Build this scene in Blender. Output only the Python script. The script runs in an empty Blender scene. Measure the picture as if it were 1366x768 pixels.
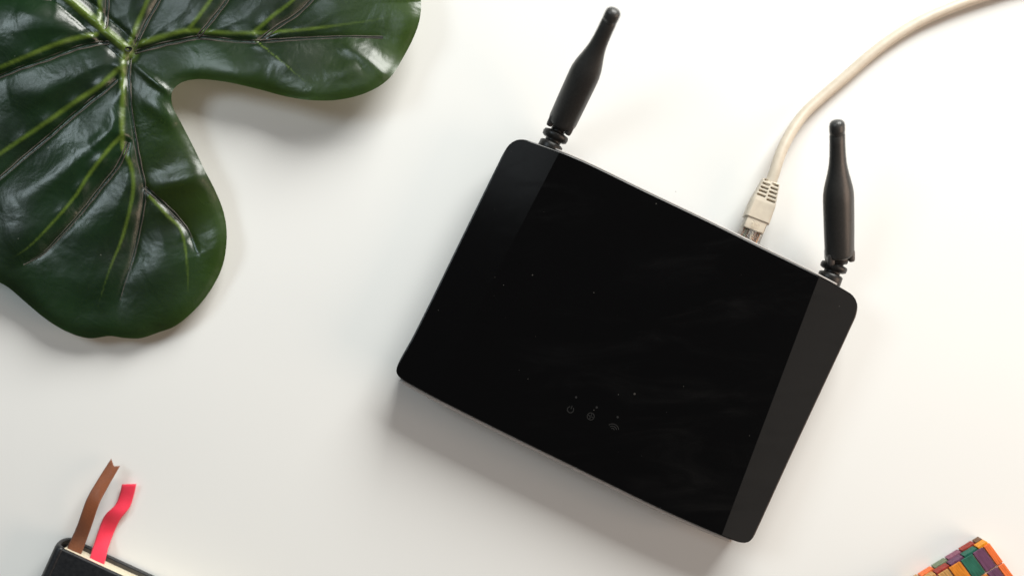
import bpy, bmesh, math, random
import numpy as np
from mathutils import Vector, Matrix
from mathutils.geometry import delaunay_2d_cdt

random.seed(7)
rng = np.random.default_rng(7)
scene = bpy.context.scene
COL = scene.collection

# ------------------------------------------------------------------ camera
CAM_H = 0.60            # metres above the table
MMPX = 0.0004           # table metres for one photograph pixel
cam_d = bpy.data.cameras.new('camera')
cam = bpy.data.objects.new('camera', cam_d)
COL.objects.link(cam)
cam.location = (0, 0, CAM_H)
cam_d.sensor_width = 36.0
cam_d.lens = 36.0 * CAM_H / (1366 * MMPX)
cam_d.clip_start = 0.01
cam_d.clip_end = 50
cam_d.dof.use_dof = True
cam_d.dof.focus_distance = CAM_H - 0.026
cam_d.dof.aperture_fstop = 2.8
scene.camera = cam

# ------------------------------------------------------------------ world + lamps
world = bpy.data.worlds.new('World')
scene.world = world
world.use_nodes = True
bg = world.node_tree.nodes['Background']
bg.inputs['Color'].default_value = (1.0, 0.97, 0.93, 1)
bg.inputs['Strength'].default_value = 0.035


def area(name, loc, target, sx, sy, power, color):
    d = bpy.data.lights.new(name, 'AREA')
    d.shape = 'RECTANGLE'
    d.size = sx
    d.size_y = sy
    d.energy = power
    d.color = color
    o = bpy.data.objects.new(name, d)
    COL.objects.link(o)
    o.location = loc
    o.rotation_euler = (Vector(target) - Vector(loc)).to_track_quat('-Z', 'Y').to_euler()
    return o


area('window_light', (0.54, 1.06, 0.74), (0.02, 0, 0), 0.85, 0.80, 33.5, (1.0, 0.995, 0.95))
area('side_window_light', (-0.80, 0.43, 1.06), (-0.15, 0.05, 0), 0.42, 0.42, 3.6, (0.80, 0.93, 1.0))
area('warm_fill_light', (1.45, -0.55, 0.75), (0.1, -0.05, 0), 0.9, 0.9, 11.5, (1.0, 0.73, 0.56))  # unseen warm fill lamp, added to lift the shadows and the right side
# unseen lamp added on the right, aligned for the router's sloping strip to mirror
cb = area('strip_reflection_lamp', (1.01, -0.38, 1.45), (1.01, -0.38, 0), 0.80, 1.3, 1.8, (1.0, 0.90, 0.80))
cb.rotation_euler = (0, 0, math.radians(-20.6))
cw = area('corner_reflection_lamp', (-0.29, 0.49, 1.45), (-0.29, 0.49, 0), 0.46, 0.30, 0.22, (0.88, 0.96, 1.0))  # unseen dim lamp, added for a reflection on the router's upper-left strip
cw.rotation_euler = (0, 0, math.radians(-27))

vs = scene.view_settings
vs.view_transform = 'Standard'
vs.look = 'None'
vs.exposure = 0.0
vs.gamma = 1.0
vs.use_curve_mapping = False


# ------------------------------------------------------------------ helpers
def W(px, py, z=0.0):
    """place of photograph point (px, py) when it lies z metres above the table"""
    s = MMPX * (CAM_H - z) / CAM_H
    return Vector(((px - 683) * s, (384 - py) * s, z))


def tag(o, label=None, cat=None, group=None, kind=None):
    if label: o['label'] = label
    if cat: o['category'] = cat
    if group: o['group'] = group
    if kind: o['kind'] = kind
    return o


def empty(name, loc):
    o = bpy.data.objects.new(name, None)
    o.empty_display_size = 0.02
    COL.objects.link(o)
    o.location = loc
    return o


def link(name, me, m, parent=None, smooth=False):
    me.materials.clear()
    me.materials.append(m)
    if smooth:
        for p in me.polygons: p.use_smooth = True
    o = bpy.data.objects.new(name, me)
    COL.objects.link(o)
    if parent:
        o.parent = parent
        root = parent
        off = Vector((0, 0, 0))
        while root:
            off += root.location
            root = root.parent
        o.location = -off          # meshes are written in world coordinates
    return o


def mesh(name, verts, faces):
    me = bpy.data.meshes.new(name)
    me.from_pydata([tuple(v) for v in verts], [], faces)
    me.update()
    return me


def bm_mesh(name, bm, recalc=True):
    if recalc: bmesh.ops.recalc_face_normals(bm, faces=bm.faces[:])
    me = bpy.data.meshes.new(name)
    bm.to_mesh(me)
    bm.free()
    return me


def catmull(pts, step, closed=False):
    P = [np.array(p, float) for p in pts]
    n = len(P)
    out = []
    rngi = range(n if closed else n - 1)
    for i in rngi:
        if closed:
            p0, p1, p2, p3 = P[(i - 1) % n], P[i], P[(i + 1) % n], P[(i + 2) % n]
        else:
            p0, p1, p2, p3 = P[max(i - 1, 0)], P[i], P[i + 1], P[min(i + 2, n - 1)]
        L = np.linalg.norm(p2[:2] - p1[:2])
        k = max(1, int(math.ceil(L / step)))
        # centripetal parameters keep tight corners from looping
        t0 = 0.0
        t1 = t0 + max(np.linalg.norm(p1 - p0), 1e-6) ** 0.5
        t2 = t1 + max(np.linalg.norm(p2 - p1), 1e-6) ** 0.5
        t3 = t2 + max(np.linalg.norm(p3 - p2), 1e-6) ** 0.5
        for j in range(k):
            t = t1 + (t2 - t1) * j / k
            A1 = (t1 - t) / (t1 - t0) * p0 + (t - t0) / (t1 - t0) * p1
            A2 = (t2 - t) / (t2 - t1) * p1 + (t - t1) / (t2 - t1) * p2
            A3 = (t3 - t) / (t3 - t2) * p2 + (t - t2) / (t3 - t2) * p3
            B1 = (t2 - t) / (t2 - t0) * A1 + (t - t0) / (t2 - t0) * A2
            B2 = (t3 - t) / (t3 - t1) * A2 + (t - t1) / (t3 - t1) * A3
            out.append((t2 - t) / (t2 - t1) * B1 + (t - t1) / (t2 - t1) * B2)
    if not closed: out.append(P[-1])
    return out


def tube(path, radii, segs=16, caps=True):
    """path: list of Vector; returns verts, faces"""
    V, F = [], []
    up = Vector((0, 0, 1))
    n = len(path)
    for i, p in enumerate(path):
        d = (path[min(i + 1, n - 1)] - path[max(i - 1, 0)]).normalized()
        a = d.cross(up)
        if a.length < 1e-4: a = Vector((1, 0, 0))
        a.normalize()
        b = a.cross(d).normalized()
        r = radii[i] if hasattr(radii, '__len__') else radii
        for k in range(segs):
            t = 2 * math.pi * k / segs
            V.append(p + a * (r * math.cos(t)) + b * (r * math.sin(t)))
    for i in range(n - 1):
        for k in range(segs):
            k2 = (k + 1) % segs
            F.append((i * segs + k, i * segs + k2, (i + 1) * segs + k2, (i + 1) * segs + k))
    if caps:
        F.append(tuple(range(segs))[::-1])
        F.append(tuple((n - 1) * segs + k for k in range(segs)))
    return V, F


def frame(axis, up=Vector((0, 0, 1))):
    a = axis.normalized()
    s = a.cross(up)
    if s.length < 1e-5: s = Vector((1, 0, 0))
    s.normalize()
    u = s.cross(a).normalized()
    return a, s, u


def lathe(origin, axis, prof, segs=40, flat=1.0):
    """prof: list of (distance along axis, radius); flat squashes the section vertically"""
    a, s, u = frame(axis)
    V, F = [], []
    n = len(prof)
    for (t, r) in prof:
        for k in range(segs):
            w = 2 * math.pi * k / segs
            V.append(origin + a * t + s * (r * math.cos(w)) + u * (r * flat * math.sin(w)))
    for i in range(n - 1):
        for k in range(segs):
            k2 = (k + 1) % segs
            F.append((i * segs + k, i * segs + k2, (i + 1) * segs + k2, (i + 1) * segs + k))
    F.append(tuple(range(segs))[::-1])
    F.append(tuple((n - 1) * segs + k for k in range(segs)))
    return V, F


def slab(bm, c, ax, ay, az, bevel=0.0, segs=2):
    """box with centre c and half-axis vectors ax ay az, optionally with rounded edges"""
    sub = bmesh.new()
    vs_ = []
    for i in (-1, 1):
        for j in (-1, 1):
            for k in (-1, 1):
                vs_.append(sub.verts.new(c + ax * i + ay * j + az * k))
    q = [(0, 1, 3, 2), (4, 6, 7, 5), (0, 4, 5, 1), (2, 3, 7, 6), (0, 2, 6, 4), (1, 5, 7, 3)]
    for f in q: sub.faces.new([vs_[i] for i in f])
    bmesh.ops.recalc_face_normals(sub, faces=sub.faces[:])
    if bevel > 0:
        bmesh.ops.bevel(sub, geom=sub.edges[:], offset=bevel, segments=segs, affect='EDGES', profile=0.6)
    tmp = bpy.data.meshes.new('tmp')
    sub.to_mesh(tmp)
    sub.free()
    bm.from_mesh(tmp)
    bpy.data.meshes.remove(tmp)


# ------------------------------------------------------------------ materials
def mat(name, color=(0.5, 0.5, 0.5), rough=0.5, spec=0.5, metal=0.0, coat=0.0, coat_rough=0.05,
        trans=0.0, ior=1.5, sheen=0.0):
    m = bpy.data.materials.new(name)
    m.use_nodes = True
    b = m.node_tree.nodes['Principled BSDF']
    b.inputs['Base Color'].default_value = (*color, 1)
    b.inputs['Roughness'].default_value = rough
    b.inputs['Specular IOR Level'].default_value = spec
    b.inputs['Metallic'].default_value = metal
    b.inputs['Coat Weight'].default_value = coat
    b.inputs['Coat Roughness'].default_value = coat_rough
    b.inputs['Transmission Weight'].default_value = trans
    b.inputs['IOR'].default_value = ior
    b.inputs['Sheen Weight'].default_value = sheen
    return m


class NT:
    def __init__(self, m):
        self.t = m.node_tree
        self.b = self.t.nodes['Principled BSDF']
        self.co = self.t.nodes.new('ShaderNodeTexCoord')

    def new(self, typ, **kw):
        n = self.t.nodes.new(typ)
        for k, v in kw.items():
            if hasattr(n, k): setattr(n, k, v)
            else: n.inputs[k.replace('_', ' ')].default_value = v
        return n

    def l(self, a, b): self.t.links.new(a, b)

    def mapping(self, scale=(1, 1, 1), loc=(0, 0, 0), rot=(0, 0, 0), src='Object'):
        mp = self.t.nodes.new('ShaderNodeMapping')
        mp.inputs['Scale'].default_value = scale
        mp.inputs['Location'].default_value = loc
        mp.inputs['Rotation'].default_value = rot
        self.l(self.co.outputs[src], mp.inputs['Vector'])
        return mp.outputs['Vector']

    def noise(self, vec, scale, detail=4, rough=0.5, dist=0.0):
        n = self.t.nodes.new('ShaderNodeTexNoise')
        n.inputs['Scale'].default_value = scale
        n.inputs['Detail'].default_value = detail
        n.inputs['Roughness'].default_value = rough
        n.inputs['Distortion'].default_value = dist
        self.l(vec, n.inputs['Vector'])
        return n.outputs['Fac']

    def ramp(self, fac, stops):
        r = self.t.nodes.new('ShaderNodeValToRGB')
        el = r.color_ramp.elements
        while len(el) < len(stops): el.new(0.5)
        for e, (p, c) in zip(el, stops):
            e.position = p
            e.color = c if len(c) == 4 else (*c, 1)
        self.l(fac, r.inputs['Fac'])
        return r.outputs['Color']

    def mix(self, fac, a, b, mode='MIX'):
        n = self.t.nodes.new('ShaderNodeMix')
        n.data_type = 'RGBA'
        n.blend_type = mode
        if isinstance(fac, (int, float)): n.inputs[0].default_value = fac
        else: self.l(fac, n.inputs[0])
        for v, i in ((a, 6), (b, 7)):
            if isinstance(v, tuple): n.inputs[i].default_value = v if len(v) == 4 else (*v, 1)
            else: self.l(v, n.inputs[i])
        return n.outputs[2]

    def math(self, op, a, b=0.0):
        n = self.t.nodes.new('ShaderNodeMath')
        n.operation = op
        for v, i in ((a, 0), (b, 1)):
            if isinstance(v, (int, float)): n.inputs[i].default_value = v
            else: self.l(v, n.inputs[i])
        return n.outputs[0]

    def bump(self, h, strength, dist):
        n = self.t.nodes.new('ShaderNodeBump')
        n.inputs['Strength'].default_value = strength
        n.inputs['Distance'].default_value = dist
        self.l(h, n.inputs['Height'])
        self.l(n.outputs['Normal'], self.b.inputs['Normal'])
        return n

    def attr(self, name):
        n = self.t.nodes.new('ShaderNodeAttribute')
        n.attribute_name = name
        return n.outputs['Fac']

    def specks(self, vec, scale, size):
        """sparse dust: 1 inside a few irregular specks, 0 elsewhere"""
        v = self.t.nodes.new('ShaderNodeTexVoronoi')
        v.inputs['Scale'].default_value = scale
        self.l(vec, v.inputs['Vector'])
        sep = self.t.nodes.new('ShaderNodeSeparateColor')
        self.l(v.outputs['Color'], sep.inputs[0])
        rad = self.math('MULTIPLY', self.math('POWER', sep.outputs[0], 6.0), size)
        return self.math('LESS_THAN', v.outputs['Distance'], rad)


def m_table():
    m = mat('white_table_laminate', (0.80, 0.795, 0.78), 0.42, 0.35)
    n = NT(m)
    v = n.mapping()
    big = n.noise(v, 6.0, 3)
    fine = n.noise(v, 900.0, 3)
    c = n.mix(big, (0.795, 0.80, 0.785), (0.825, 0.828, 0.812))
    s = n.specks(v, 22.0, 0.030)
    c = n.mix(n.math('MULTIPLY', s, 0.55), c, (0.22, 0.19, 0.16))
    n.l(c, n.b.inputs['Base Color'])
    r = n.ramp(n.noise(v, 14.0, 5), [(0.3, (0.36,) * 3), (0.75, (0.50,) * 3)])
    n.l(r, n.b.inputs['Roughness'])
    n.bump(fine, 0.06, 0.0003)
    return m


def m_router_top():
    m = mat('gloss_black_plastic', (0.0016, 0.0016, 0.0018), 0.06, 0.5)
    n = NT(m)
    v = n.mapping()
    # wiped, greasy smears: long streaks that only change the gloss
    sm = n.noise(n.mapping(scale=(4, 15, 10), rot=(0, 0, 0.62)), 4.0, 6, 0.6, 0.8)
    zone = n.noise(v, 15.0, 2)
    k = n.math('MULTIPLY', n.ramp(sm, [(0.46, (0, 0, 0)), (0.72, (1, 1, 1))]),
               n.ramp(zone, [(0.46, (0, 0, 0)), (0.62, (1, 1, 1))]))
    fine = n.noise(v, 260.0, 4)
    r = n.math('ADD', 0.12, n.math('MULTIPLY', k, 0.15))
    r = n.math('ADD', r, n.math('MULTIPLY', fine, 0.03))
    n.l(r, n.b.inputs['Roughness'])
    s = n.specks(v, 95.0, 0.085)
    s2 = n.specks(n.mapping(loc=(0.3, 0.1, 0)), 240.0, 0.075)
    d = n.math('MAXIMUM', s, s2)
    n.l(n.mix(n.math('MULTIPLY', d, 0.14), (0.0016, 0.0016, 0.0018), (0.35, 0.33, 0.30)), n.b.inputs['Base Color'])
    return m


def m_grain(name, c0, c1, scale, rough, spec=0.5, bump=0.15, bdist=0.0002):
    m = mat(name, c0, rough, spec)
    n = NT(m)
    v = n.mapping()
    f = n.noise(v, scale, 5, 0.6)
    n.l(n.mix(n.ramp(f, [(0.35, (0, 0, 0)), (0.7, (1, 1, 1))]), c0, c1), n.b.inputs['Base Color'])
    n.bump(f, bump, bdist)
    return m


def m_leaf():
    m = mat('leaf_green', (0.012, 0.05, 0.02), 0.28, 0.85)
    n = NT(m)
    v = n.mapping()
    pr = n.attr('print')
    edge = n.attr('edge')
    big = n.noise(v, 16.0, 4, 0.55, 0.4)
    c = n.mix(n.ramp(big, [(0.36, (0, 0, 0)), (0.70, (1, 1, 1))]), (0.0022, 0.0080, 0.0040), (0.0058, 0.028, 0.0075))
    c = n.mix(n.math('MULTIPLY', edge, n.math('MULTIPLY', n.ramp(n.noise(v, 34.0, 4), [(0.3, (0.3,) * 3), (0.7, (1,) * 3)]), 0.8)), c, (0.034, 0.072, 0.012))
    # fine cross threads of the moulded cloth
    thr = n.noise(n.mapping(scale=(1, 0.25, 1), rot=(0, 0, 0.6)), 700.0, 3, 0.6)
    c = n.mix(n.math('MULTIPLY', thr, 0.22), c, (0.012, 0.036, 0.008))
    # printed veins, ragged at their edges
    rag = n.noise(v, 380.0, 4, 0.75)
    p2 = n.math('MULTIPLY', pr, n.math('ADD', 0.45, n.math('MULTIPLY', rag, 1.0)))
    pk = n.ramp(p2, [(0.12, (0, 0, 0)), (1.05, (1, 1, 1))])
    tone = n.mix(n.noise(v, 60.0, 3), (0.065, 0.130, 0.008), (0.165, 0.235, 0.035))
    c = n.mix(pk, c, tone)
    s = n.specks(v, 150.0, 0.10)
    c = n.mix(n.math('MULTIPLY', s, 0.40), c, (0.22, 0.24, 0.20))
    n.l(c, n.b.inputs['Base Color'])
    r = n.ramp(n.noise(v, 26.0, 5, 0.6), [(0.3, (0.27,) * 3), (0.75, (0.40,) * 3)])
    n.l(r, n.b.inputs['Roughness'])
    h = n.math('ADD', n.math('MULTIPLY', n.noise(v, 60.0, 3, 0.5, 0.5), 1.6), n.math('MULTIPLY', thr, 0.04))
    h = n.math('ADD', h, n.math('MULTIPLY', n.noise(v, 240.0, 3, 0.5), 0.16))
    n.bump(h, 0.5, 0.0010)
    # thin moulded cloth lets a little green light through
    tr = n.t.nodes.new('ShaderNodeBsdfTranslucent')
    tr.inputs['Color'].default_value = (0.15, 0.24, 0.02, 1)
    mx = n.t.nodes.new('ShaderNodeMixShader')
    mx.inputs[0].default_value = 0.15
    n.l(n.b.outputs[0], mx.inputs[1])
    n.l(tr.outputs[0], mx.inputs[2])
    n.l(mx.outputs[0], n.t.nodes['Material Output'].inputs['Surface'])
    return m


def m_ribbon(name, c0, c1, rough, diag):
    m = mat(name, c0, rough, 0.4, sheen=0.25)
    n = NT(m)
    w = n.t.nodes.new('ShaderNodeTexWave')
    w.inputs['Scale'].default_value = 520.0
    w.inputs['Distortion'].default_value = 0.8
    w.inputs['Detail'].default_value = 2
    n.l(n.mapping(rot=(0, 0, diag)), w.inputs['Vector'])
    f = n.math('MULTIPLY', w.outputs['Fac'], n.math('ADD', 0.5, n.noise(n.mapping(), 900.0, 2)))
    n.l(n.mix(f, c0, c1), n.b.inputs['Base Color'])
    n.bump(f, 0.35, 0.0002)
    return m


def m_wood(name, c, rot):
    m = mat(name, c, 0.5, 0.35)
    n = NT(m)
    mp = n.mapping(scale=(1, 1 / 9, 1 / 9), rot=(0, 0, rot))
    mp.node.vector_type = 'TEXTURE'
    f = n.noise(mp, 130.0, 4, 0.65, 0.4)
    dk = tuple(x * 0.45 for x in c)
    lt = tuple(min(1, x * 1.35 + 0.015) for x in c)
    n.l(n.ramp(f, [(0.28, dk), (0.52, c), (0.78, lt)]), n.b.inputs['Base Color'])
    n.bump(f, 0.3, 0.0002)
    return m


def m_pages():
    m = mat('cream_paper', (0.78, 0.72, 0.56), 0.85, 0.2)
    n = NT(m)
    f = n.noise(n.mapping(scale=(2, 2, 900)), 6.0, 2, 0.6)
    n.l(n.ramp(f, [(0.3, (0.50, 0.44, 0.32)), (0.6, (0.80, 0.74, 0.58))]), n.b.inputs['Base Color'])
    n.bump(f, 0.5, 0.0003)
    return m


M = {}
M['table'] = m_table()
M['top'] = m_router_top()
M['case'] = m_grain('black_case_plastic', (0.010, 0.010, 0.011), (0.016, 0.015, 0.015), 700, 0.38)
M['trim'] = m_grain('grey_edge_trim', (0.42, 0.40, 0.385), (0.50, 0.475, 0.455), 500, 0.30, bump=0.05)
M['rubber'] = m_grain('antenna_rubber', (0.041, 0.041, 0.040), (0.055, 0.055, 0.053), 900, 0.34, bump=0.25)
M['hinge'] = m_grain('hinge_plastic', (0.085, 0.080, 0.078), (0.12, 0.112, 0.108), 900, 0.36)
M['collar'] = m_grain('collar_plastic', (0.012, 0.012, 0.012), (0.020, 0.019, 0.018), 900, 0.40)
M['icon'] = mat('icon_print', (0.012, 0.012, 0.012), 0.42)
M['beige'] = m_grain('beige_cable_pvc', (0.57, 0.50, 0.40), (0.64, 0.565, 0.46), 260, 0.42, bump=0.06)
M['boot'] = m_grain('beige_boot_pvc', (0.60, 0.53, 0.43), (0.66, 0.59, 0.48), 300, 0.5, bump=0.06)
M['clear'] = mat('clear_connector_plastic', (0.96, 0.93, 0.88), 0.10, 0.5, trans=0.92, ior=1.12)
M['gold'] = mat('gold_contact', (0.75, 0.50, 0.20), 0.3, metal=1.0)
M['leaf'] = m_leaf()
M['vein'] = m_grain('leaf_vein_brown', (0.050, 0.044, 0.034), (0.105, 0.092, 0.072), 300, 0.42, bump=0.25)
M['vein_shade'] = mat('leaf_vein_groove_shade', (0.006, 0.008, 0.005), 0.55)  # groove shade put into the colour of the vein's middle faces
M['stem'] = m_grain('leaf_stem_green', (0.05, 0.10, 0.02), (0.09, 0.16, 0.03), 120, 0.4)
M['hole'] = mat('stem_socket_dark', (0.008, 0.010, 0.006), 0.7)
M['leather'] = m_grain('black_leatherette', (0.008, 0.009, 0.011), (0.018, 0.019, 0.021), 420, 0.42, bump=0.5, bdist=0.0003)
M['lining'] = m_grain('dark_cover_lining', (0.045, 0.040, 0.034), (0.065, 0.058, 0.050), 300, 0.6)
M['pages'] = m_pages()
M['copper'] = m_ribbon('copper_satin', (0.13, 0.036, 0.012), (0.27, 0.088, 0.034), 0.33, 0.35)
M['red'] = m_ribbon('red_satin', (0.80, 0.022, 0.060), (0.90, 0.045, 0.095), 0.60, 1.2)
WIRES = [mat('wire_' + k, c, 0.4) for k, c in (('brown', (0.22, 0.10, 0.04)), ('white', (0.75, 0.70, 0.62)),
         ('green', (0.14, 0.17, 0.10)), ('orange', (0.46, 0.23, 0.11)), ('blue', (0.11, 0.12, 0.17)))]

# ------------------------------------------------------------------ table surface
bm = bmesh.new()
slab(bm, Vector((0, 0, -0.0125)), Vector((0.9, 0, 0)), Vector((0, 0.6, 0)), Vector((0, 0, 0.0125)), 0.002)
t = link('table_surface', bm_mesh('table_surface', bm), M['table'])
tag(t, 'plain white smooth table top with a few dust specks', 'table', kind='structure')


# ------------------------------------------------------------------ router
ZT = 0.0285                         # height of the glossy top
ZE = 0.0265                         # height of its widest outline
outline_px = [(529, 490), (552, 446), (575, 400), (622, 304), (663, 221), (671, 205), (679, 193), (688, 187), (698, 186),
              (712, 190), (769, 211.5), (860, 255), (945, 295.5), (1021, 333), (1085, 364.5), (1126, 386), (1138, 394),
              (1144, 405), (1143, 419), (1134, 440), (1096.5, 520), (1050, 619), (1010, 706), (1005, 716), (998, 722.5),
              (988, 723), (976, 719), (890, 682), (800, 638.5), (760, 619), (680, 580), (600, 540), (552, 515), (535, 505), (529, 498)]
ol = [W(p[0], p[1], ZE) for p in catmull(outline_px, 7, True)]
N = len(ol)
U = (W(1143, 400, ZE) - W(690, 183, ZE)).normalized()       # along the back edge
Vb = Vector((-U.y, U.x, 0))                                 # towards the back


def inset(loop, d):
    out = []
    n = len(loop)
    for i in range(n):
        t_ = (loop[(i + 1) % n] - loop[i - 1])
        t_.z = 0
        t_.normalize()
        nrm = Vector((t_.y, -t_.x, 0))
        out.append(loop[i] + nrm * d)
    return out


area2 = sum(ol[i].x * ol[(i + 1) % N].y - ol[(i + 1) % N].x * ol[i].y for i in range(N))
SGN = 1 if area2 < 0 else -1        # inset() moves inwards for clockwise loops
lineR = (W(1094, 362, ZE), W(962, 712, ZE))
lineL = (W(748, 200, ZE), W(577, 528, ZE))


def side_dist(p, ln, sign):
    d = (ln[1] - ln[0])
    d.z = 0
    d.normalize()
    nn = Vector((-d.y, d.x, 0)) * sign
    return (p - ln[0]).dot(nn)


sR = 1 if side_dist(W(1120, 500, ZE), lineR, 1) > 0 else -1
sL = 1 if side_dist(W(600, 330, ZE), lineL, 1) > 0 else -1


def facet_drop(p):
    return 0.080 * max(0.0, side_dist(p, lineR, sR)) + 0.080 * max(0.0, side_dist(p, lineL, sL))


router = empty('wifi_router', (W(840, 455, 0).x, W(840, 455, 0).y, 0))
tag(router, 'glossy black internet router with two stubby antennas on white table', 'router')

# lower case
prof = [(0.0022, 0.0026), (0.0012, 0.0034), (0.0006, 0.008), (0.0004, 0.0225)]
V, F = [], []
for (d, z) in prof:
    for p in inset(ol, SGN * d):
        V.append(Vector((p.x, p.y, z - facet_drop(p) * (0.9 if z > 0.02 else 0))))
for r in range(len(prof) - 1):
    for i in range(N):
        j = (i + 1) % N
        F.append((r * N + i, r * N + j, (r + 1) * N + j, (r + 1) * N + i))
F.append(tuple(range(N)))
me = mesh('case', V, F)
bm = bmesh.new(); bm.from_mesh(me); bmesh.ops.recalc_face_normals(bm, faces=bm.faces[:]); bm.to_mesh(me); bm.free()
link('case', me, M['case'], router, True)

# top cover: rounded rim + three facets
rim = [(0.0007, 0.0228), (0.00015, 0.0233), (0.0, 0.0243), (0.0, 0.0276), (0.00006, 0.0280), (0.00018, 0.0282), (0.00036, 0.02840), (0.00065, ZT)]
V, F, SM = [], [], []
for (d, z) in rim:
    for p in inset(ol, SGN * d):
        V.append(Vector((p.x, p.y, z - facet_drop(p))))
for r in range(len(rim) - 1):
    for i in range(N):
        j = (i + 1) % N
        F.append((r * N + i, r * N + j, (r + 1) * N + j, (r + 1) * N + i)); SM.append(True)
base = (len(rim) - 1) * N
ring = [Vector((v.x, v.y)) for v in V[base:base + N]]
pts = ring[:]
ed = []


def clip_line(ln):
    a, b = ln
    d = (b - a)
    hits = []
    for i in range(N):
        p, q = ring[i], ring[(i + 1) % N]
        r_ = Vector((d.x, d.y)); s_ = q - p
        den = r_.x * s_.y - r_.y * s_.x
        if abs(den) < 1e-12: continue
        w = p - Vector((a.x, a.y))
        tt = (w.x * s_.y - w.y * s_.x) / den
        uu = (w.x * r_.y - w.y * r_.x) / den
        if 0 <= uu < 1 and -0.5 < tt < 1.5: hits.append(Vector((a.x + d.x * tt, a.y + d.y * tt)))
    return hits[0], hits[-1]


for ln in (lineR, lineL):
    a, b = clip_line(ln)
    k = len(pts)
    pts += [a, b]
    ed.append((k, k + 1))
rv, re, rf, ov, oe, of = delaunay_2d_cdt(pts, ed, [list(range(N))], 1, 1e-7)
off = len(V)
for v in rv:
    p = Vector((v.x, v.y, 0))
    V.append(Vector((v.x, v.y, ZT - facet_drop(p))))
for f in rf:
    F.append(tuple(off + i for i in f)); SM.append(False)
me = mesh('top_cover', V, F)
bm = bmesh.new(); bm.from_mesh(me)
bmesh.ops.remove_doubles(bm, verts=bm.verts[:], dist=2e-6)
bmesh.ops.recalc_face_normals(bm, faces=bm.faces[:])
if max(bm.faces, key=lambda f: f.calc_center_median().z).normal.z < 0:
    bmesh.ops.reverse_faces(bm, faces=bm.faces[:])
for f in bm.faces: f.smooth = f.calc_center_median().z < ZT - 0.0085 or abs(f.normal.z) < 0.96
bm.to_mesh(me); bm.free()
top = link('top_cover', me, M['top'], router)
top['label'] = 'glossy mirror-black top cover with sloping side strips'

# pale trim bead under the front and back rims


def trim(sel, rad, out):
    path = []
    for p, q in zip(ol, inset(ol, -SGN * out)):
        if sel(p): path.append(Vector((q.x, q.y, 0.0262 - facet_drop(p))))
    path.sort(key=lambda p: p.dot(U))
    V, F = tube(path, rad, 10)
    link('edge_trim', mesh('edge_trim', V, F), M['trim'], router, True)


cen = W(840, 455, ZE)
half_b = max((p - cen).dot(Vb) for p in ol)
fL, fR = W(534, 504, ZE).dot(U), W(980, 720, ZE).dot(U)
trim(lambda p: (p - cen).dot(Vb) < -0.045 and fL - 0.001 < p.dot(U) < fR + 0.001 and
     (p - W(534, 503, ZE)).dot(Vector((W(992, 723, ZE) - W(534, 503, ZE)).normalized().orthogonal()) * 0 + Vb) < 0.010, 0.0009, 0.0009)
bL, bR = W(735, 198, ZE).dot(U), W(1118, 382, ZE).dot(U)
trim(lambda p: (p - cen).dot(Vb) > 0.045 and bL < p.dot(U) < bR, 0.00055, 0.0005)

# rubber feet
for (x, y) in ((565, 480), (705, 225), (1100, 410), (985, 690)):
    c = W(x, y, 0)
    V, F = lathe(Vector((c.x, c.y, 0)), Vector((0, 0, 1)), [(0, 0.0045), (0.0004, 0.005), (0.0027, 0.005)], 20)
    link('rubber_foot', mesh('rubber_foot', V, F), M['collar'], router, True)

# status marks on the top
Rz = math.atan2(U.y, U.x)


def strip2d(poly, w, c, z):
    """flat printed line through the points of poly (router coordinates, metres)"""
    V, F = [], []
    for i, (a, b) in enumerate(poly):
        a0, b0 = poly[max(i - 1, 0)]
        a1, b1 = poly[min(i + 1, len(poly) - 1)]
        d = Vector((a1 - a0, b1 - b0)).normalized()
        n_ = Vector((-d.y, d.x)) * w / 2
        for s in (1, -1):
            q = Vector((a + n_.x * s, b + n_.y * s))
            V.append(c + U * q.x + Vb * q.y + Vector((0, 0, z)))
    for i in range(len(poly) - 1): F.append((2 * i, 2 * i + 1, 2 * i + 3, 2 * i + 2))
    return V, F


def arc(r, a0, a1, n=12, cy=0):
    return [(r * math.cos(math.radians(a0 + (a1 - a0) * i / n)), cy + r * math.sin(math.radians(a0 + (a1 - a0) * i / n))) for i in range(n + 1)]


icons = [((761, 546), (768.5, 529.5), [arc(0.0016, 120, 420), [(0, 0.0004), (0, 0.0021)]]),
         ((788, 555), (796, 543), [arc(0.0018, 0, 360, 20), [(-0.0018, 0), (0.0018, 0)], arc(0.0042, -25, 25, 8)[:0] or [(0, -0.0018), (0, 0.0018)]]),
         ((818, 571), (824, 556), [arc(0.0010, 30, 150, 8, -0.001), arc(0.0021, 30, 150, 10, -0.001), arc(0.0032, 30, 150, 12, -0.001)])]
for (cx, cy), (dx, dy), strokes in icons:
    V, F = [], []
    c = W(cx, cy, ZT); c.z = 0
    for st in strokes:
        v, f = strip2d(st, 0.00042, c, ZT + 0.00006)
        F += [tuple(i + len(V) for i in q) for q in f]
        V += v
    ic = link('status_icon', mesh('status_icon', V, F), M['icon'], router)
    c = W(dx, dy, ZT)
    V = [c + U * (0.0006 * math.cos(k * math.pi / 6)) + Vb * (0.0006 * math.sin(k * math.pi / 6)) + Vector((0, 0, 0.00006)) for k in range(12)]
    link('status_lamp', mesh('status_lamp', V, [tuple(range(12))]), M['icon'], router)

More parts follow.
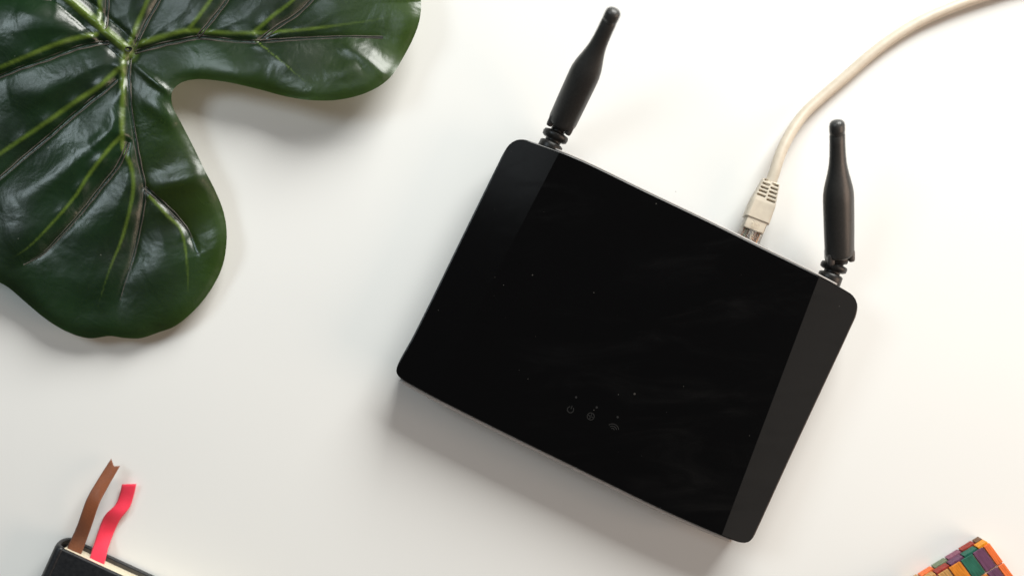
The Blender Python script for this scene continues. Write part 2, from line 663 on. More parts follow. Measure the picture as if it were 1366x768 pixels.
# network socket in the back wall
pc = W(999, 322, 0.012)
bm = bmesh.new()
for dz, sx, sz in ((0.0075, 0.009, 0.0009), (-0.0075, 0.009, 0.0009)):
    slab(bm, pc + Vector((0, 0, dz)) - Vb * 0.0016, U * sx, Vb * 0.0016, Vector((0, 0, sz)), 0.0003)
for s in (-1, 1):
    slab(bm, pc + U * (0.0081 * s) - Vb * 0.0016, U * 0.0009, Vb * 0.0015, Vector((0, 0, 0.0065)), 0.0003)
link('network_socket', bm_mesh('network_socket', bm), M['collar'], router)


# antennas
def antenna(root_px, disc_px, foot, tip):
    zc = 0.0150
    a = W(*root_px, zc); b = W(*disc_px, zc)
    ax = (b - a).normalized()
    L = (b - a).length
    foot = W(*foot[:2], foot[2]); tip = W(*tip[:2], tip[2])
    d = tip - foot
    T = d.length
    R = 0.0075
    prof = [(0.000, R * 0.55), (0.0004, R * 0.90), (0.0012, R * 0.985), (0.0025, R), (0.20 * T, R * 1.02), (0.36 * T, R * 1.03), (0.43 * T, R * 1.03),
            (0.475 * T, R * 1.01), (0.52 * T, R * 0.945), (0.565 * T, R * 0.845), (0.61 * T, R * 0.735), (0.655 * T, R * 0.64), (0.70 * T, R * 0.575), (0.75 * T, R * 0.535),
            (0.84 * T, R * 0.505), (0.895 * T, R * 0.50), (0.902 * T, R * 0.455), (0.91 * T, R * 0.45)]
    V, F = lathe(foot, d, prof, 48, 0.86)
    body = link('antenna', mesh('antenna', V, F), M['rubber'], router, True)
    prof = [(0.905 * T, R * 0.44), (0.908 * T, R * 0.49), (0.93 * T, R * 0.50), (0.962 * T, R * 0.50), (0.978 * T, R * 0.46), (0.990 * T, R * 0.36), (0.997 * T, R * 0.20), (T, R * 0.04)]
    V, F = lathe(foot, d, prof, 40, 0.92)
    link('tip_cap', mesh('tip_cap', V, F), M['rubber'], body, True)
    # two hinge cheeks below the sleeve and the knuckle between them
    A, S, Uu = frame(d)
    for s in (-1, 1):
        bm = bmesh.new()
        slab(bm, foot + S * (s * R * 0.70) + A * 0.0004, S * (R * 0.235), A * 0.0036, Uu * (R * 0.56), 0.0016, 3)
        link('hinge_cheek', bm_mesh('hinge_cheek', bm), M['hinge'], body, True)
    k0 = foot - A * 0.0015
    V, F = lathe(k0 - S * (R * 0.44), S, [(0, 0.0034), (0.0003, 0.0038), (R * 0.88 - 0.0003, 0.0038), (R * 0.88, 0.0034)], 28)
    link('hinge_knuckle', mesh('hinge_knuckle', V, F), M['collar'], body, True)
    path = [b - ax * 0.001, b + (k0 - b) * 0.5, k0]
    V, F = tube(path, [0.0040, 0.0038, 0.0033], 20)
    link('swivel_neck', mesh('swivel_neck', V, F), M['collar'], body, True)
    # flanged nut: seat, waist, flange
    prof = [(-0.0030, 0.0062), (L * 0.30, 0.0063), (L * 0.44, 0.0063), (L * 0.49, 0.0056), (L * 0.52, 0.0042), (L * 0.66, 0.0042), (L * 0.70, 0.0058),
            (L * 0.76, 0.0068), (L * 0.94, 0.0070), (L * 1.05, 0.0066), (L * 1.10, 0.0050)]
    V, F = lathe(a, ax, prof, 44)
    nut = link('collar_nut', mesh('collar_nut', V, F), M['collar'], body, True)
    body['label'] = 'black rubber antenna with slim neck tilted up on a hinge'
    return body


antenna((731, 202), (742, 179), (749.3, 164, 0.0195), (820.5, 12, 0.0680))
antenna((1105, 376), (1113, 354), (1120, 341, 0.0195), (1116.5, 160, 0.0560))

# ------------------------------------------------------------------ network cable
pA = W(1028.5, 242, 0.0115)          # cord end of the boot
pB = W(1008, 294.5, 0.0115)          # mouth of the boot
cable = empty('network_cable', (pB.x, pB.y, 0.0))
tag(cable, 'beige network cable plugged into the back of the black router', 'cable')
pts = [(1026, 250, 11.5), (1032, 233, 11.2), (1042, 203, 9.5), (1056, 175.5, 7.0), (1073, 152, 4.8), (1098, 128.5, 3.4), (1129, 102, 3.0), (1159, 75.5, 3.0),
       (1190, 52, 3.0), (1223, 31.5, 3.1), (1257, 15.5, 3.4), (1305, -2.5, 3.6), (1380, -24, 3.2), (1480, -42, 3.0), (1620, -40, 3.0), (1760, -10, 3.0)]
path = [W(p[0], p[1], p[2] / 1000) for p in catmull(pts, 9)]
V, F = tube(path, 0.00295, 24)
link('cord', mesh('cord', V, F), M['beige'], cable, True)
# second plug at the far end is out of sight: plain moulded end
V, F = lathe(path[-1], path[-1] - path[-2], [(-0.004, 0.0034), (0, 0.0046), (0.018, 0.0056), (0.020, 0.0050)], 24, 0.62)
link('boot', mesh('boot', V, F), M['boot'], cable, True)

# strain relief boot with moulded slots
axb = (pA - pB); LB = axb.length; axb.normalize()
sb = Vector((axb.y, -axb.x, 0))        # towards the right as seen from above
nL, nW = 110, 56
zt, zb = 0.0162, 0.0070


def boot_half(t):
    if t < 0.42: return 0.00665 - 0.0006 * t
    k = (t - 0.42) / 0.58
    return 0.0064 - 0.0019 * k


def boot_top(t, w):
    hw = boot_half(t)
    e = abs(w)
    z = zt - 0.0016 * max(0, (t - 0.45) / 0.55) - 0.0012 * max(0, e - 0.78) ** 2 / 0.0484
    if t < 0.03: z -= 0.0010 * (1 - t / 0.03)
    if t > 0.97: z -= 0.0010 * ((t - 0.97) / 0.03)
    for k in range(5):
        tc = 0.56 + k * 0.098
        for sd in (-1, 1):
            tcc = tc + 0.020 * (-sd) - 0.02 * 0
            lo, hi = (0.10, 0.86)
            if lo < w * sd < hi:
                q = abs(t - tcc) / 0.024
                if q < 1: z -= 0.0028 * (1 - q ** 4)
    return z


V, F = [], []
for i in range(nL + 1):
    t_ = i / nL
    hw = boot_half(t_)
    for j in range(nW + 1):
        w = -1 + 2 * j / nW
        p = pB + axb * (LB * t_) + sb * (hw * w)
        V.append(Vector((p.x, p.y, boot_top(t_, w))))
    for w in (1, -1):
        p = pB + axb * (LB * t_) + sb * (hw * w * 0.985)
        V.append(Vector((p.x, p.y, zb + 0.001 * max(0, t_ - 0.45))))
st = nW + 3
for i in range(nL):
    for j in range(st):
        j2 = (j + 1) % st
        F.append((i * st + j, i * st + j2, (i + 1) * st + j2, (i + 1) * st + j))
F.append(tuple(range(st))); F.append(tuple(nL * st + k for k in range(st)))
me = mesh('boot', V, F)
bm = bmesh.new(); bm.from_mesh(me); bmesh.ops.recalc_face_normals(bm, faces=bm.faces[:]); bm.to_mesh(me); bm.free()
boot = link('boot', me, M['boot'], cable, True)
boot['label'] = 'beige moulded boot with two rows of slots'
# narrower boot sleeve that grips the connector, and the latch shroud
bm = bmesh.new()
slab(bm, pB - axb * 0.0022 + Vector((0, 0, 0.0006)), sb * 0.0054, axb * 0.0034, Vector((0, 0, 0.0034)), 0.0006)
link('boot_sleeve', bm_mesh('boot_sleeve', bm), M['boot'], cable, True)
# clear connector
plug = pB - axb * 0.0085
bm = bmesh.new()
slab(bm, plug + Vector((0, 0, -0.0003)), sb * 0.00585, axb * 0.0092, Vector((0, 0, 0.0032)), 0.0004)
con = link('connector', bm_mesh('connector', bm), M['clear'], cable)
bm = bmesh.new()
slab(bm, plug + axb * 0.0005 + Vector((0, 0, 0.0042)), sb * 0.0020, axb * 0.0070, Vector((0, 0, 0.0004)), 0.0002)
slab(bm, plug - axb * 0.0060 + Vector((0, 0, 0.0034)), sb * 0.0028, axb * 0.0012, Vector((0, 0, 0.0009)), 0.0002)
link('latch', bm_mesh('latch', bm), M['clear'], con)
order = [0, 2, 0, 4, 1, 3, 0, 3]
for k in range(8):
    x = -0.0042 + 0.0012 * k
    q0 = pB - axb * 0.0056 + sb * x + Vector((0, 0, 0.0009)); q1 = pB - axb * 0.0150 + sb * x + Vector((0, 0, 0.0004))
    V, F = tube([q0, q1], 0.00056, 8)
    link('wire', mesh('wire', V, F), WIRES[order[k]], con, True)

# ------------------------------------------------------------------ big leaf
leaf_out = [(561.5, 0), (560, 25), (554, 45), (539, 75), (519, 105), (491, 123), (454, 133), (416, 134), (382, 129), (344, 119), (301, 109.5), (262, 106),
            (241, 111), (230, 122), (230, 141), (241, 163), (258, 196), (273, 227), (287, 254), (298, 282), (302.5, 311), (298, 351), (284, 382), (262, 411),
            (233, 435), (212, 443), (187, 451), (165, 450.5), (147, 448), (119, 451), (91, 443), (62, 426), (34, 403), (12, 384), (0, 377), (-40, 358),
            (-100, 345), (-180, 325), (-270, 280), (-350, 200), (-410, 90), (-450, -60), (-462, -200), (-450, -320), (-443, -365), (-380, -372), (-260, -385), (-120, -380),
            (60, -345), (250, -290), (410, -215), (510, -120), (552, -50)]
creases = {
    'C1': [(146, 57), (125, 59), (100, 65), (60, 80), (30, 90), (0, 102), (-60, 128), (-160, 180)],
    'C2': [(156, 107), (130, 128), (100, 152), (60, 187), (30, 212), (0, 238), (-60, 282), (-110, 312)],
    'C3': [(173, 78), (171, 103), (173, 140), (178, 175), (185, 215), (192, 248), (192, 267), (187, 298), (177, 345), (166, 376), (159, 400)],
    'C4': [(193, 250), (203, 258), (216, 270), (234, 287), (250, 307), (264, 339)],
    'C5': [(171, 190), (158, 220), (134, 251), (106, 286), (78, 317), (56, 339), (31, 352)],
    'C6': [(180, 70), (203, 63), (238, 55), (268, 50), (310, 54.5), (338, 56), (385, 53), (432, 50.5), (470, 49.5), (511, 50)],
    'C7': [(346, 54), (370, 36), (395, 20), (416, 0), (450, -40), (490, -95)],
    'C8': [(263, 50), (280, 30), (303, 0), (340, -60), (385, -140)],
    'C9': [(180, 62), (195, 30), (212, 0), (240, -60), (270, -150)],
    'C10': [(140, 38), (143, 0), (140, -60), (130, -170)],
    'C11': [(69, 0), (20, -5), (-80, 10), (-220, 60)],
    'C12': [(-60, -100), (-160, -120), (-320, -80)],
    'C13': [(-60, -100), (-60, -180), (-20, -290)],
}
midrib = [(170, 66), (155, 53), (140, 40), (115, 18), (94, 0), (50, -35), (-60, -105), (-200, -200), (-330, -288), (-430, -352)]
prints = {
    'G1': ([(128, 46), (97, 52), (62, 64), (31, 77), (0, 90), (-70, 120)], 8, 6),
    'G2': ([(158, 92), (131, 116), (103, 134), (72, 156), (31, 184), (0, 205), (-60, 245)], 8.5, 6),
    'G3': ([(165, 74), (164, 100), (164, 125), (163, 175), (165, 200), (175, 222), (178, 248), (173, 280), (162, 320), (147, 357), (131, 407), (123, 436)], 10, 2.5),
    'G4': ([(163, 180), (140, 205), (114, 240), (103, 258), (72, 295), (31, 335), (0, 351)], 7, 3),
    'G5': ([(200, 262), (225, 289), (240, 304), (248, 336), (251, 395)], 6, 2.5),
    'G6': ([(182, 60), (219, 48), (250, 41), (281, 43), (338, 44), (400, 40), (479, 30), (541, 20)], 9, 3),
    'G7': ([(338, 44), (363, 22), (391, 0), (430, -50)], 7, 4),
    'G8': ([(250, 41), (281, 0), (310, -50)], 7, 5),
    'G9': ([(173, 58), (180, 40), (197, 0), (215, -50)], 8, 6),
    'G10': ([(133, 30), (133, 0), (130, -60)], 8, 6),
    'G11': ([(338, 52), (366, 74), (410, 112)], 2.4, 1.2),
}
CR = {k: np.array(catmull(v, 4)) for k, v in creases.items()}
MID = np.array(catmull(midrib, 5))
PR = {k: (np.array(catmull(v, 4)), a, b) for k, (v, a, b) in prints.items()}


def pdist(P, line):
    """distance of points P (n,2) to a polyline, and the fraction along it"""
    best = np.full(len(P), 1e9); fr = np.zeros(len(P))
    A, B = line[:-1], line[1:]
    n = len(A)
    for i in range(n):
        d = B[i] - A[i]
        t_ = np.clip(((P - A[i]) @ d) / max(d @ d, 1e-9), 0, 1)
        e = np.hypot(*(P - A[i] - t_[:, None] * d).T)
        m_ = e < best
        best = np.where(m_, e, best); fr = np.where(m_, (i + t_) / n, fr)
    return best, fr


ctrl = np.array([(172, 68, 24), (230, 130, 21), (550, 20, 22), (450, 134, 27), (360, 115, 26), (320, 50, 21), (300, 310, 9), (180, 450, 6), (230, 430, 7), (100, 445, 11), (50, 415, 17), (0, 378, 21),
                 (150, 250, 21), (190, 350, 13), (40, 300, 22), (240, 220, 17), (-200, 310, 24), (-350, 200, 20), (-200, -100, 32), (20, 20, 29), (-443, -362, 1.0), (-450, -200, 8),
                 (60, -340, 20), (350, -250, 16), (480, -120, 20), (250, -120, 26)], float)


def blend(P):
    d2 = ((P[:, None, :] - ctrl[None, :, :2]) ** 2).sum(-1)
    w = 1 / (d2 + 55.0 ** 2) ** 1.6
    return (w * ctrl[None, :, 2]).sum(1) / w.sum(1)


OUTL = np.array(catmull(leaf_out, 3, True))


FOLDS = [(np.array(a, float), b, c) for a, b, c in (
    ([(176, 84), (205, 108), (229, 127)], 1.3, 5.0), ([(196, 254), (235, 243), (276, 231)], 2.6, 15.0), ([(190, 130), (215, 150), (238, 165)], 1.2, 12.0),
    ([(455, 58), (490, 78), (522, 106)], 1.6, 10.0), ([(430, 100), (460, 95), (480, 85)], 1.5, 13.0), ([(160, 140), (148, 175), (120, 200)], 1.6, 9.0),
    ([(20, 8), (60, 24), (110, 40)], 2.0, 22.0), ([(10, 130), (60, 120), (120, 90)], 2.2, 20.0), ([(20, 270), (70, 235), (120, 190)], 1.4, 16.0))]


def zleaf(P, groove=True):
    """height of the blade in millimetres at photograph points P"""
    z = 0.85 * blend(P)
    x, y = P[:, 0], P[:, 1]
    dm = np.full(len(P), 1e9)
    for k, ln in CR.items():
        d, fr = pdist(P, ln)
        fade = 22 * np.clip((fr - 0.80) / 0.20, 0, 1)
        dm = np.minimum(dm, d + fade)
        if groove: z = z - 0.75 * np.exp(-(d / 4.0) ** 2) * np.clip((1 - fr) * 5, 0, 1)
    d, fr = pdist(P, MID)
    dm = np.minimum(dm, np.maximum(d - 8, 0))
    z = z + 2.0 * np.exp(-(d / 6.0) ** 2) * np.clip((1.05 - fr), 0.1, 1) - 0.9 * np.exp(-((d - 15) / 3.0) ** 2) * np.clip((1.05 - fr), 0.1, 1)
    z = z + 2.9 * (1 - np.exp(-(dm / 24.0) ** 1.3))
    # wide soft waves and small puckers
    z = z + 1.3 * np.sin(x / 47 + 0.8) * np.sin(y / 39 + 0.4) + 0.45 * np.sin(x / 21 + y / 33) * np.sin(y / 19 - x / 40 + 1)
    for k, (ln, a, b) in PR.items():
        d, fr = pdist(P, ln)
        z = z + 0.85 * np.exp(-(d / 8.0) ** 2) * (0.5 + 0.5 * np.sin(fr * len(ln) * 0.55 + len(ln))) * np.clip(1 - fr, 0, 1) * 1.6
    # folds pressed into the cloth
    for ln, amp, wd in FOLDS:
        d, fr = pdist(P, ln)
        z = z + amp * np.exp(-(d / wd) ** 2) * np.sin(np.clip(fr, 0.02, 0.98) * math.pi) ** 0.5
    z = z - 1.1 * np.exp(-((x - 172) ** 2 + (y - 68) ** 2) / 60.0)
    return np.maximum(z, 0.5)


def inside(P, poly):
    x, y = P[:, 0], P[:, 1]
    c = np.zeros(len(P), bool)
    xj, yj = poly[-1]
    for xi, yi in poly:
        m_ = ((yi > y) != (yj > y))
        if yi != yj: c ^= m_ & (x < (xj - xi) * (y - yi) / (yj - yi) + xi)
        xj, yj = xi, yi
    return c


g = 2.4
xs, ys = np.meshgrid(np.arange(-30, 570, g), np.arange(-30, 456, g))
vis = np.stack([xs.ravel(), ys.ravel()], 1)
g2 = 9.0
xs, ys = np.meshgrid(np.arange(-470, 570, g2), np.arange(-400, 456, g2))
far = np.stack([xs.ravel(), ys.ravel()], 1)
far = far[(far[:, 0] < -32) | (far[:, 1] < -32)]
gp = np.concatenate([vis, far])
gp = gp + rng.uniform(-0.3, 0.3, gp.shape)
gp = gp[inside(gp, OUTL)]
do, _ = pdist(gp, np.vstack([OUTL, OUTL[:1]]))
gp = gp[do > 1.6]
allp = np.concatenate([OUTL, gp])
rv, re, rf, ov, oe, of = delaunay_2d_cdt([Vector((float(a), float(b))) for a, b in allp], [], [list(range(len(OUTL)))], 1, 1e-5)
P = np.array([(v.x, v.y) for v in rv])
Z = zleaf(P)
# lip: the very edge curls down a little and waves
de, fr = pdist(P, np.vstack([OUTL, OUTL[:1]]))
Z = Z - 1.8 * np.exp(-(de / 9.0) ** 1.5) + 0.9 * np.sin(fr * 190) * np.exp(-(de / 30.0))
Z = np.maximum(Z, 0.4)
prn = np.zeros(len(P))
for k, (ln, a, b) in PR.items():
    d, f_ = pdist(P, ln)
    wdt = a + (b - a) * f_
    prn = np.maximum(prn, np.exp(-(d / (wdt * 0.45)) ** 2) * np.clip((1.02 - f_) * 3.0, 0.0, 1) * (1 - 0.35 * f_))
d, f_ = pdist(P, MID)
prn = np.maximum(prn, np.exp(-(d / 6.5) ** 4))
prn = np.maximum(prn, 0.9 * np.exp(-(((P[:, 0] - 172) ** 2 + (P[:, 1] - 72) ** 2) / 130.0)))
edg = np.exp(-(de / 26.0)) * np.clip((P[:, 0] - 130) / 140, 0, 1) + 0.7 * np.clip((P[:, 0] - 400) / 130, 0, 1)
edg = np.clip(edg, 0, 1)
s = MMPX * (CAM_H - Z / 1000) / CAM_H
V3 = np.stack([(P[:, 0] - 683) * s, (384 - P[:, 1]) * s, Z / 1000], 1)
me = bpy.data.meshes.new('blade')
me.from_pydata([tuple(v) for v in V3], [], [tuple(f) for f in rf])
me.update()
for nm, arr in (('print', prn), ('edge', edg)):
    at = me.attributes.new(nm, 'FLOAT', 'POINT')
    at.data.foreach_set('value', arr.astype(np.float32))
if me.polygons[0].normal.z < 0: me.flip_normals()
lb = W(172, 68, 0)
leaf = empty('artificial_leaf', (lb.x, lb.y, 0))
tag(leaf, 'large dark green heart-shaped glossy leaf with bright veins on white table', 'leaf')
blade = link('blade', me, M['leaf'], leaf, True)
for k, ln in CR.items():
    n = len(ln)
    zc = zleaf(ln) / 1000
    V, F = [], []
    w0 = {'C3': 5.2, 'C6': 4.6, 'C1': 4.9, 'C2': 5.2}.get(k, 3.9)
    for i in range(n):
        t_ = ln[min(i + 1, n - 1)] - ln[max(i - 1, 0)]
        t_ = t_ / np.hypot(*t_)
        nn = np.array((-t_[1], t_[0]))
        f_ = i / (n - 1)
        w = w0 * (1 - 0.65 * f_) * min(1, 0.4 + f_ * 8) * (1 + 0.12 * math.sin(i * 0.9))
        h = 0.62 * (1 - 0.55 * f_)
        for o_, hz in ((-1.12, -0.35), (-0.84, 0.90), (-0.50, 0.80), (0.0, -1.2), (0.50, 0.80), (0.84, 0.90), (1.12, -0.35)):
            q = ln[i] + nn * (o_ * w)
            zz = zc[i] + (hz * h * (1 - f_ ** 6) + 0.10) / 1000
            V.append(W(q[0], q[1], zz))
    for i in range(n - 1):
        for j in range(6):
            F.append((i * 7 + j, i * 7 + j + 1, (i + 1) * 7 + j + 1, (i + 1) * 7 + j))
    me = mesh('vein', V, F)
    if me.polygons[0].normal.z < 0: me.flip_normals()
    ob = link('vein', me, M['vein'], leaf, True)
    me.materials.append(M['vein_shade'])
    for p in me.polygons:
        if p.index % 6 in (2, 3): p.material_index = 1

# socket where the stem joins, and the stem bent under the blade
zc = float(zleaf(np.array([[171., 67.]]))[0]) / 1000
V = []
for k in range(14):
    a = 2 * math.pi * k / 14
    V.append(W(171.5 + 5.0 * math.cos(a) * (1 - 0.25 * math.sin(a)), 66 + 3.6 * math.sin(a), zc + 0.0009))
V.append(W(171.5, 66.5, zc - 0.0004))
me = mesh('stem_socket', V, [(k, (k + 1) % 14, 14) for k in range(14)])
if me.polygons[0].normal.z < 0: me.flip_normals()
link('stem_socket', me, M['hole'], leaf)
sp = [(172, 70, zc * 1000 - 3.0), (172, 100, zc * 1000 - 8), (165, 160, 9), (150, 240, 4), (120, 320, 2.6), (95, 380, 2.6)]
path = [W(a, b, c / 1000) for a, b, c in catmull(sp, 10)]
V, F = tube(path, 0.0024, 12)
link('stem', mesh('stem', V, F), M['stem'], leaf, True)

# ------------------------------------------------------------------ notebook
HB = 0.021
o3 = W(69, 725, HB)
ub = Vector((0.909, -0.418, 0)).normalized()
vb = Vector((ub.y, -ub.x, 0))
if vb.y > 0: vb = -vb
BW, BL = 0.130, 0.200
note = empty('notebook', (o3.x, o3.y, 0))
tag(note, 'black leatherette notebook with two ribbon bookmarks lying on white table', 'notebook')
o0 = Vector((o3.x, o3.y, 0))


def nb(u, v, z): return o0 + ub * u + vb * v + Vector((0, 0, z))


def board(name, z0, z1, u0, m, over=0.0):
    # cover board with rounded fore-edge corners and soft edges
    r = 0.005
    loop = [(u0, 0 - over)]
    for cx, cy, a0 in ((BW - r, r - over, -90), (BW - r, BL - r + over, 0)):
        for k in range(7):
            a = math.radians(a0 + 90 * k / 6)
            loop.append((cx + r * math.cos(a), cy + r * math.sin(a)))
    loop.append((u0, BL + over))
    bm = bmesh.new()
    vs_ = [bm.verts.new(nb(u, v, z0)) for u, v in loop]
    f = bm.faces.new(vs_)
    ext = bmesh.ops.extrude_face_region(bm, geom=[f])
    for e in ext['geom']:
        if isinstance(e, bmesh.types.BMVert): e.co.z = z1
    bmesh.ops.recalc_face_normals(bm, faces=bm.faces[:])
    es = [e for e in bm.edges if abs(e.verts[0].co.z - e.verts[1].co.z) < 1e-6]
    bmesh.ops.bevel(bm, geom=es, offset=(z1 - z0) * 0.42, segments=4, affect='EDGES', profile=0.5)
    o = link(name, bm_mesh(name, bm), m, note, False)
    return o


T = 0.0024
board('front_cover', HB - T, HB, 0.0040, M['leather'])
board('back_cover', 0.0004, 0.0004 + T, 0.0040, M['leather'])
# rounded spine shell
prof = []
nS = 22
for k in range(nS + 1):
    a = math.pi / 2 + math.pi * k / nS
    prof.append((0.0062 + 0.0062 * math.cos(a) * (abs(math.cos(a)) ** -0.35 if abs(math.cos(a)) > 1e-6 else 0), HB / 2 + 0.0002 + (HB / 2 - 0.0002 + 0.0002) * math.sin(a) * 0.995))
inn = [(0.0062 + (u - 0.0062) * 0.66, HB / 2 + (z - HB / 2) * 0.79) for u, z in prof]
sec = prof + inn[::-1]
V, F = [], []
m_ = len(sec)
rows = [(-0.0002, 0.90), (0.0008, 0.97), (0.0020, 1.0), (BL - 0.002, 1.0), (BL - 0.0008, 0.97), (BL + 0.0002, 0.90)]
for v, sc in rows:
    for (u, z) in sec:
        V.append(nb(0.0062 + (u - 0.0062) * sc, v, HB / 2 + (z - HB / 2) * (1 - (1 - sc) * 0.5)))
for i in range(len(rows) - 1):
    for k in range(m_):
        k2 = (k + 1) % m_
        F.append((i * m_ + k, i * m_ + k2, (i + 1) * m_ + k2, (i + 1) * m_ + k))
for i, rev in ((0, 1), (len(rows) - 1, 0)):
    for k in range(nS):
        F.append((i * m_ + k, i * m_ + k + 1, i * m_ + (m_ - 2 - k), i * m_ + (m_ - 1 - k)))
me = mesh('spine', V, F)
bm = bmesh.new(); bm.from_mesh(me); bmesh.ops.recalc_face_normals(bm, faces=bm.faces[:]); bm.to_mesh(me); bm.free()
link('spine', me, M['leather'], note, True)
bm = bmesh.new()
PREC = 0.0030
slab(bm, nb((0.0040 + BW - 0.003) / 2, BL / 2, HB / 2), ub * ((BW - 0.007) / 2), vb * (BL / 2 - PREC), Vector((0, 0, HB / 2 - T - 0.0005)), 0.0004)
link('page_block', bm_mesh('page_block', bm), M['pages'], note)
for z in (0.0004 + T + 0.00025, HB - T - 0.00025):
    bm = bmesh.new()
    slab(bm, nb((0.006 + BW - 0.0015) / 2, BL / 2, z), ub * ((BW - 0.0085) / 2), vb * (BL / 2 - 0.0012), Vector((0, 0, 0.00018)))
    link('endpaper', bm_mesh('endpaper', bm), M['lining'], note)


def ribbon(left, right, zs, m, lab, notch=0.0):
    n = 40
    Lc = np.array(catmull(left, 3)); Rc = np.array(catmull(right, 3))

    def resamp(C):
        d = np.r_[0, np.cumsum(np.hypot(*np.diff(C, axis=0).T))]
        t_ = np.linspace(0, d[-1], n)
        return np.stack([np.interp(t_, d, C[:, 0]), np.interp(t_, d, C[:, 1])], 1)

    Lc, Rc = resamp(Lc), resamp(Rc)
    zz = np.interp(np.linspace(0, 1, n), np.linspace(0, 1, len(zs)), zs)
    kern = np.ones(5) / 5
    zz = np.convolve(np.pad(zz, 2, mode='edge'), kern, 'valid')
    V, F = [], []
    w = 8
    for i in range(n):
        for j in range(w + 1):
            f_ = j / w
            q = Lc[i] * (1 - f_) + Rc[i] * f_
            if notch and i >= n - 4:
                k = (i - (n - 4)) / 3
                back = (Lc[i] - Lc[i - 1]) * notch * (1 - abs(2 * f_ - 1.15)) * k
                q = q - np.maximum(back, -99) * 1.0
            z = zz[i] + 0.35 * math.sin(f_ * math.pi) + 0.15 * math.sin(i * 0.5 + f_ * 2)
            V.append(W(q[0], q[1], z / 1000))
    for i in range(n - 1):
        for j in range(w):
            a = i * (w + 1) + j
            F.append((a, a + 1, a + w + 2, a + w + 1))
    me = mesh('ribbon_bookmark', V, F)
    if me.polygons[0].normal.z < 0: me.flip_normals()
    o = link('ribbon_bookmark', me, m, note, True)
    s_ = o.modifiers.new('thickness', 'SOLIDIFY')
    s_.thickness = 0.00025
    o['label'] = lab


ribbon([(82, 748), (90, 729), (102.5, 701), (116, 664), (128, 643), (147.7, 612)], [(101, 756), (109.5, 735.5), (120.5, 706), (132.7, 671), (143, 651), (160.8, 620)],
       [9, 9, 9.5, 11, 13, 14.5, 14.8, 14, 12.5, 10.5, 8.5, 7], M['copper'], 'copper brown satin ribbon with notched end', 1.5)
ribbon([(113, 763), (120, 742), (128.5, 715), (139.6, 687), (153.5, 673), (158.5, 662), (162.5, 645.6)], [(133, 771), (139.6, 750), (145.6, 726.7), (160, 693), (173, 676), (178, 662), (182, 645)],
       [9, 9, 8.5, 7, 4.5, 2.2, 1.5, 2.5, 4.0, 3.2, 2.2, 2.6, 3.4], M['red'], 'bright red satin ribbon with straight end')

# ------------------------------------------------------------------ woven wooden case
HC = 0.0135
c3 = W(1320.5, 723, HC)
a1, a2 = math.radians(-54.0), math.radians(180 + 31.5)
d1 = Vector((math.cos(a1), math.sin(a1), 0))        # runs down to the right
d2 = Vector((math.cos(a2), math.sin(a2), 0))        # runs down to the left
case = empty('woven_wooden_case', (c3.x, c3.y, 0))
tag(case, 'small flat case covered in orange, green and purple wooden tiles', 'case')
c0 = Vector((c3.x, c3.y, 0))
LX, LY = 0.072, 0.072


def prism(loop, z0, z1, bev=0.0):
    bm = bmesh.new()
    vs_ = [bm.verts.new(Vector((p.x, p.y, z0))) for p in loop]
    f = bm.faces.new(vs_)
    ext = bmesh.ops.extrude_face_region(bm, geom=[f])
    for e in ext['geom']:
        if isinstance(e, bmesh.types.BMVert): e.co.z = z1
    bmesh.ops.recalc_face_normals(bm, faces=bm.faces[:])
    if bev: bmesh.ops.bevel(bm, geom=bm.edges[:], offset=bev, segments=1, affect='EDGES')
    return bm


core = [c0 + d1 * 0.0012 + d2 * 0.0012, c0 + d1 * (LX - 0.0012) + d2 * 0.0012, c0 + d1 * (LX - 0.0012) + d2 * (LY - 0.0012), c0 + d1 * 0.0012 + d2 * (LY - 0.0012)]
M['seam'] = m_grain('pale_binding_thread', (0.62, 0.40, 0.30), (0.74, 0.52, 0.40), 800, 0.8)
link('core', bm_mesh('core', prism(core, 0.0006, HC - 0.0010)), M['seam'], case)
palette = {'orange': (0.80, 0.16, 0.035), 'amber': (0.62, 0.20, 0.012), 'tan': (0.50, 0.27, 0.085), 'green': (0.012, 0.115, 0.075), 'purple': (0.13, 0.045, 0.10),
           'red': (0.30, 0.030, 0.018), 'mauve': (0.24, 0.08, 0.13), 'yellow': (0.75, 0.28, 0.012), 'sage': (0.16, 0.20, 0.12), 'brown': (0.16, 0.07, 0.03)}
for k, c in palette.items(): palette[k] = m_wood('wood_' + k, c, a1)


def tile(loop, z0, z1, m):
    link('wooden_tile', bm_mesh('wooden_tile', prism(loop, z0, z1, 0.00025)), palette[m], case)


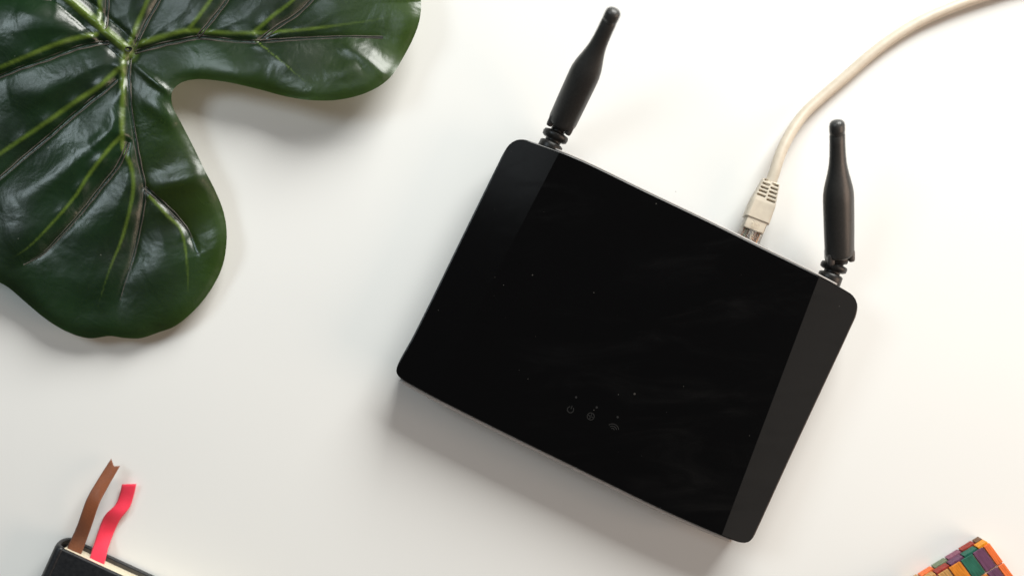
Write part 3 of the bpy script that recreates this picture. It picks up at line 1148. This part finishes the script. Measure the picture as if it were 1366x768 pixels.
# top: one narrow bright column along the edge, then wider columns
cols = [('orange', 0.0042), ('purple', 0.0066), ('green', 0.0074), ('amber', 0.0074), ('tan', 0.0066), ('red', 0.007), ('green', 0.007), ('purple', 0.007), ('yellow', 0.007), ('amber', 0.007)]
cyc = ['orange', 'purple', 'green', 'amber', 'tan', 'red', 'yellow', 'mauve']
v = 0.0
for ci, (cn, w) in enumerate(cols):
    u = 0.0
    r = 0
    first = 0.0118 + (0.0020 if ci % 2 else 0.0)
    while u < LX - 0.003:
        ln = min(0.0118 if r else 0.0128, LX - u)
        nm = cn if r == 0 or ci == 0 else (cn if ci == 1 and r == 1 else cyc[(ci * 3 + r * 5) % len(cyc)])
        g_ = 0.00028
        dz = random.uniform(-0.00025, 0.00025)
        if v + w <= LY:
            tile([c0 + d1 * (u + g_) + d2 * (v + g_), c0 + d1 * (u + ln - g_ * 1.6) + d2 * (v + g_), c0 + d1 * (u + ln - g_ * 1.6) + d2 * (v + w - g_), c0 + d1 * (u + g_) + d2 * (v + w - g_)],
                 HC - 0.0011, HC + dz, nm)
        u += ln
        r += 1
    v += w
# walls: two courses of small tiles on the two edges that start at the corner, offset like brickwork
rowsA = [['yellow', 'green', 'purple', 'red', 'tan', 'orange', 'green', 'mauve', 'amber'], ['brown', 'red', 'mauve', 'sage', 'orange', 'tan', 'purple', 'green', 'red']]
for ri, (z0, z1, out, names) in enumerate(((0.0070, 0.0123, 0.0006, rowsA[0]), (0.0012, 0.0064, 0.0011, rowsA[1]))):
    for (da, db, Lm) in ((d2, d1, LY), (d1, d2, LX)):
        u = 0.0004 - (0.0 if ri == 0 else 0.0)
        i = 0
        while u < Lm - 0.001:
            w = (0.0064 if i == 0 else 0.0085) if ri == 0 else (0.0045 if i == 0 else 0.0085)
            w = min(w, Lm - u)
            nm = names[i % 9] if da is d2 else names[(i * 2 + 3) % 9]
            o_ = (out if da is d2 else -0.0008) + random.uniform(0, 0.0003)
            tile([c0 + da * (u + 0.0003) - db * o_, c0 + da * (u + w - 0.0003) - db * o_, c0 + da * (u + w - 0.0003) + db * 0.0012, c0 + da * (u + 0.0003) + db * 0.0012], z0, z1, nm)
            u += w
            i += 1
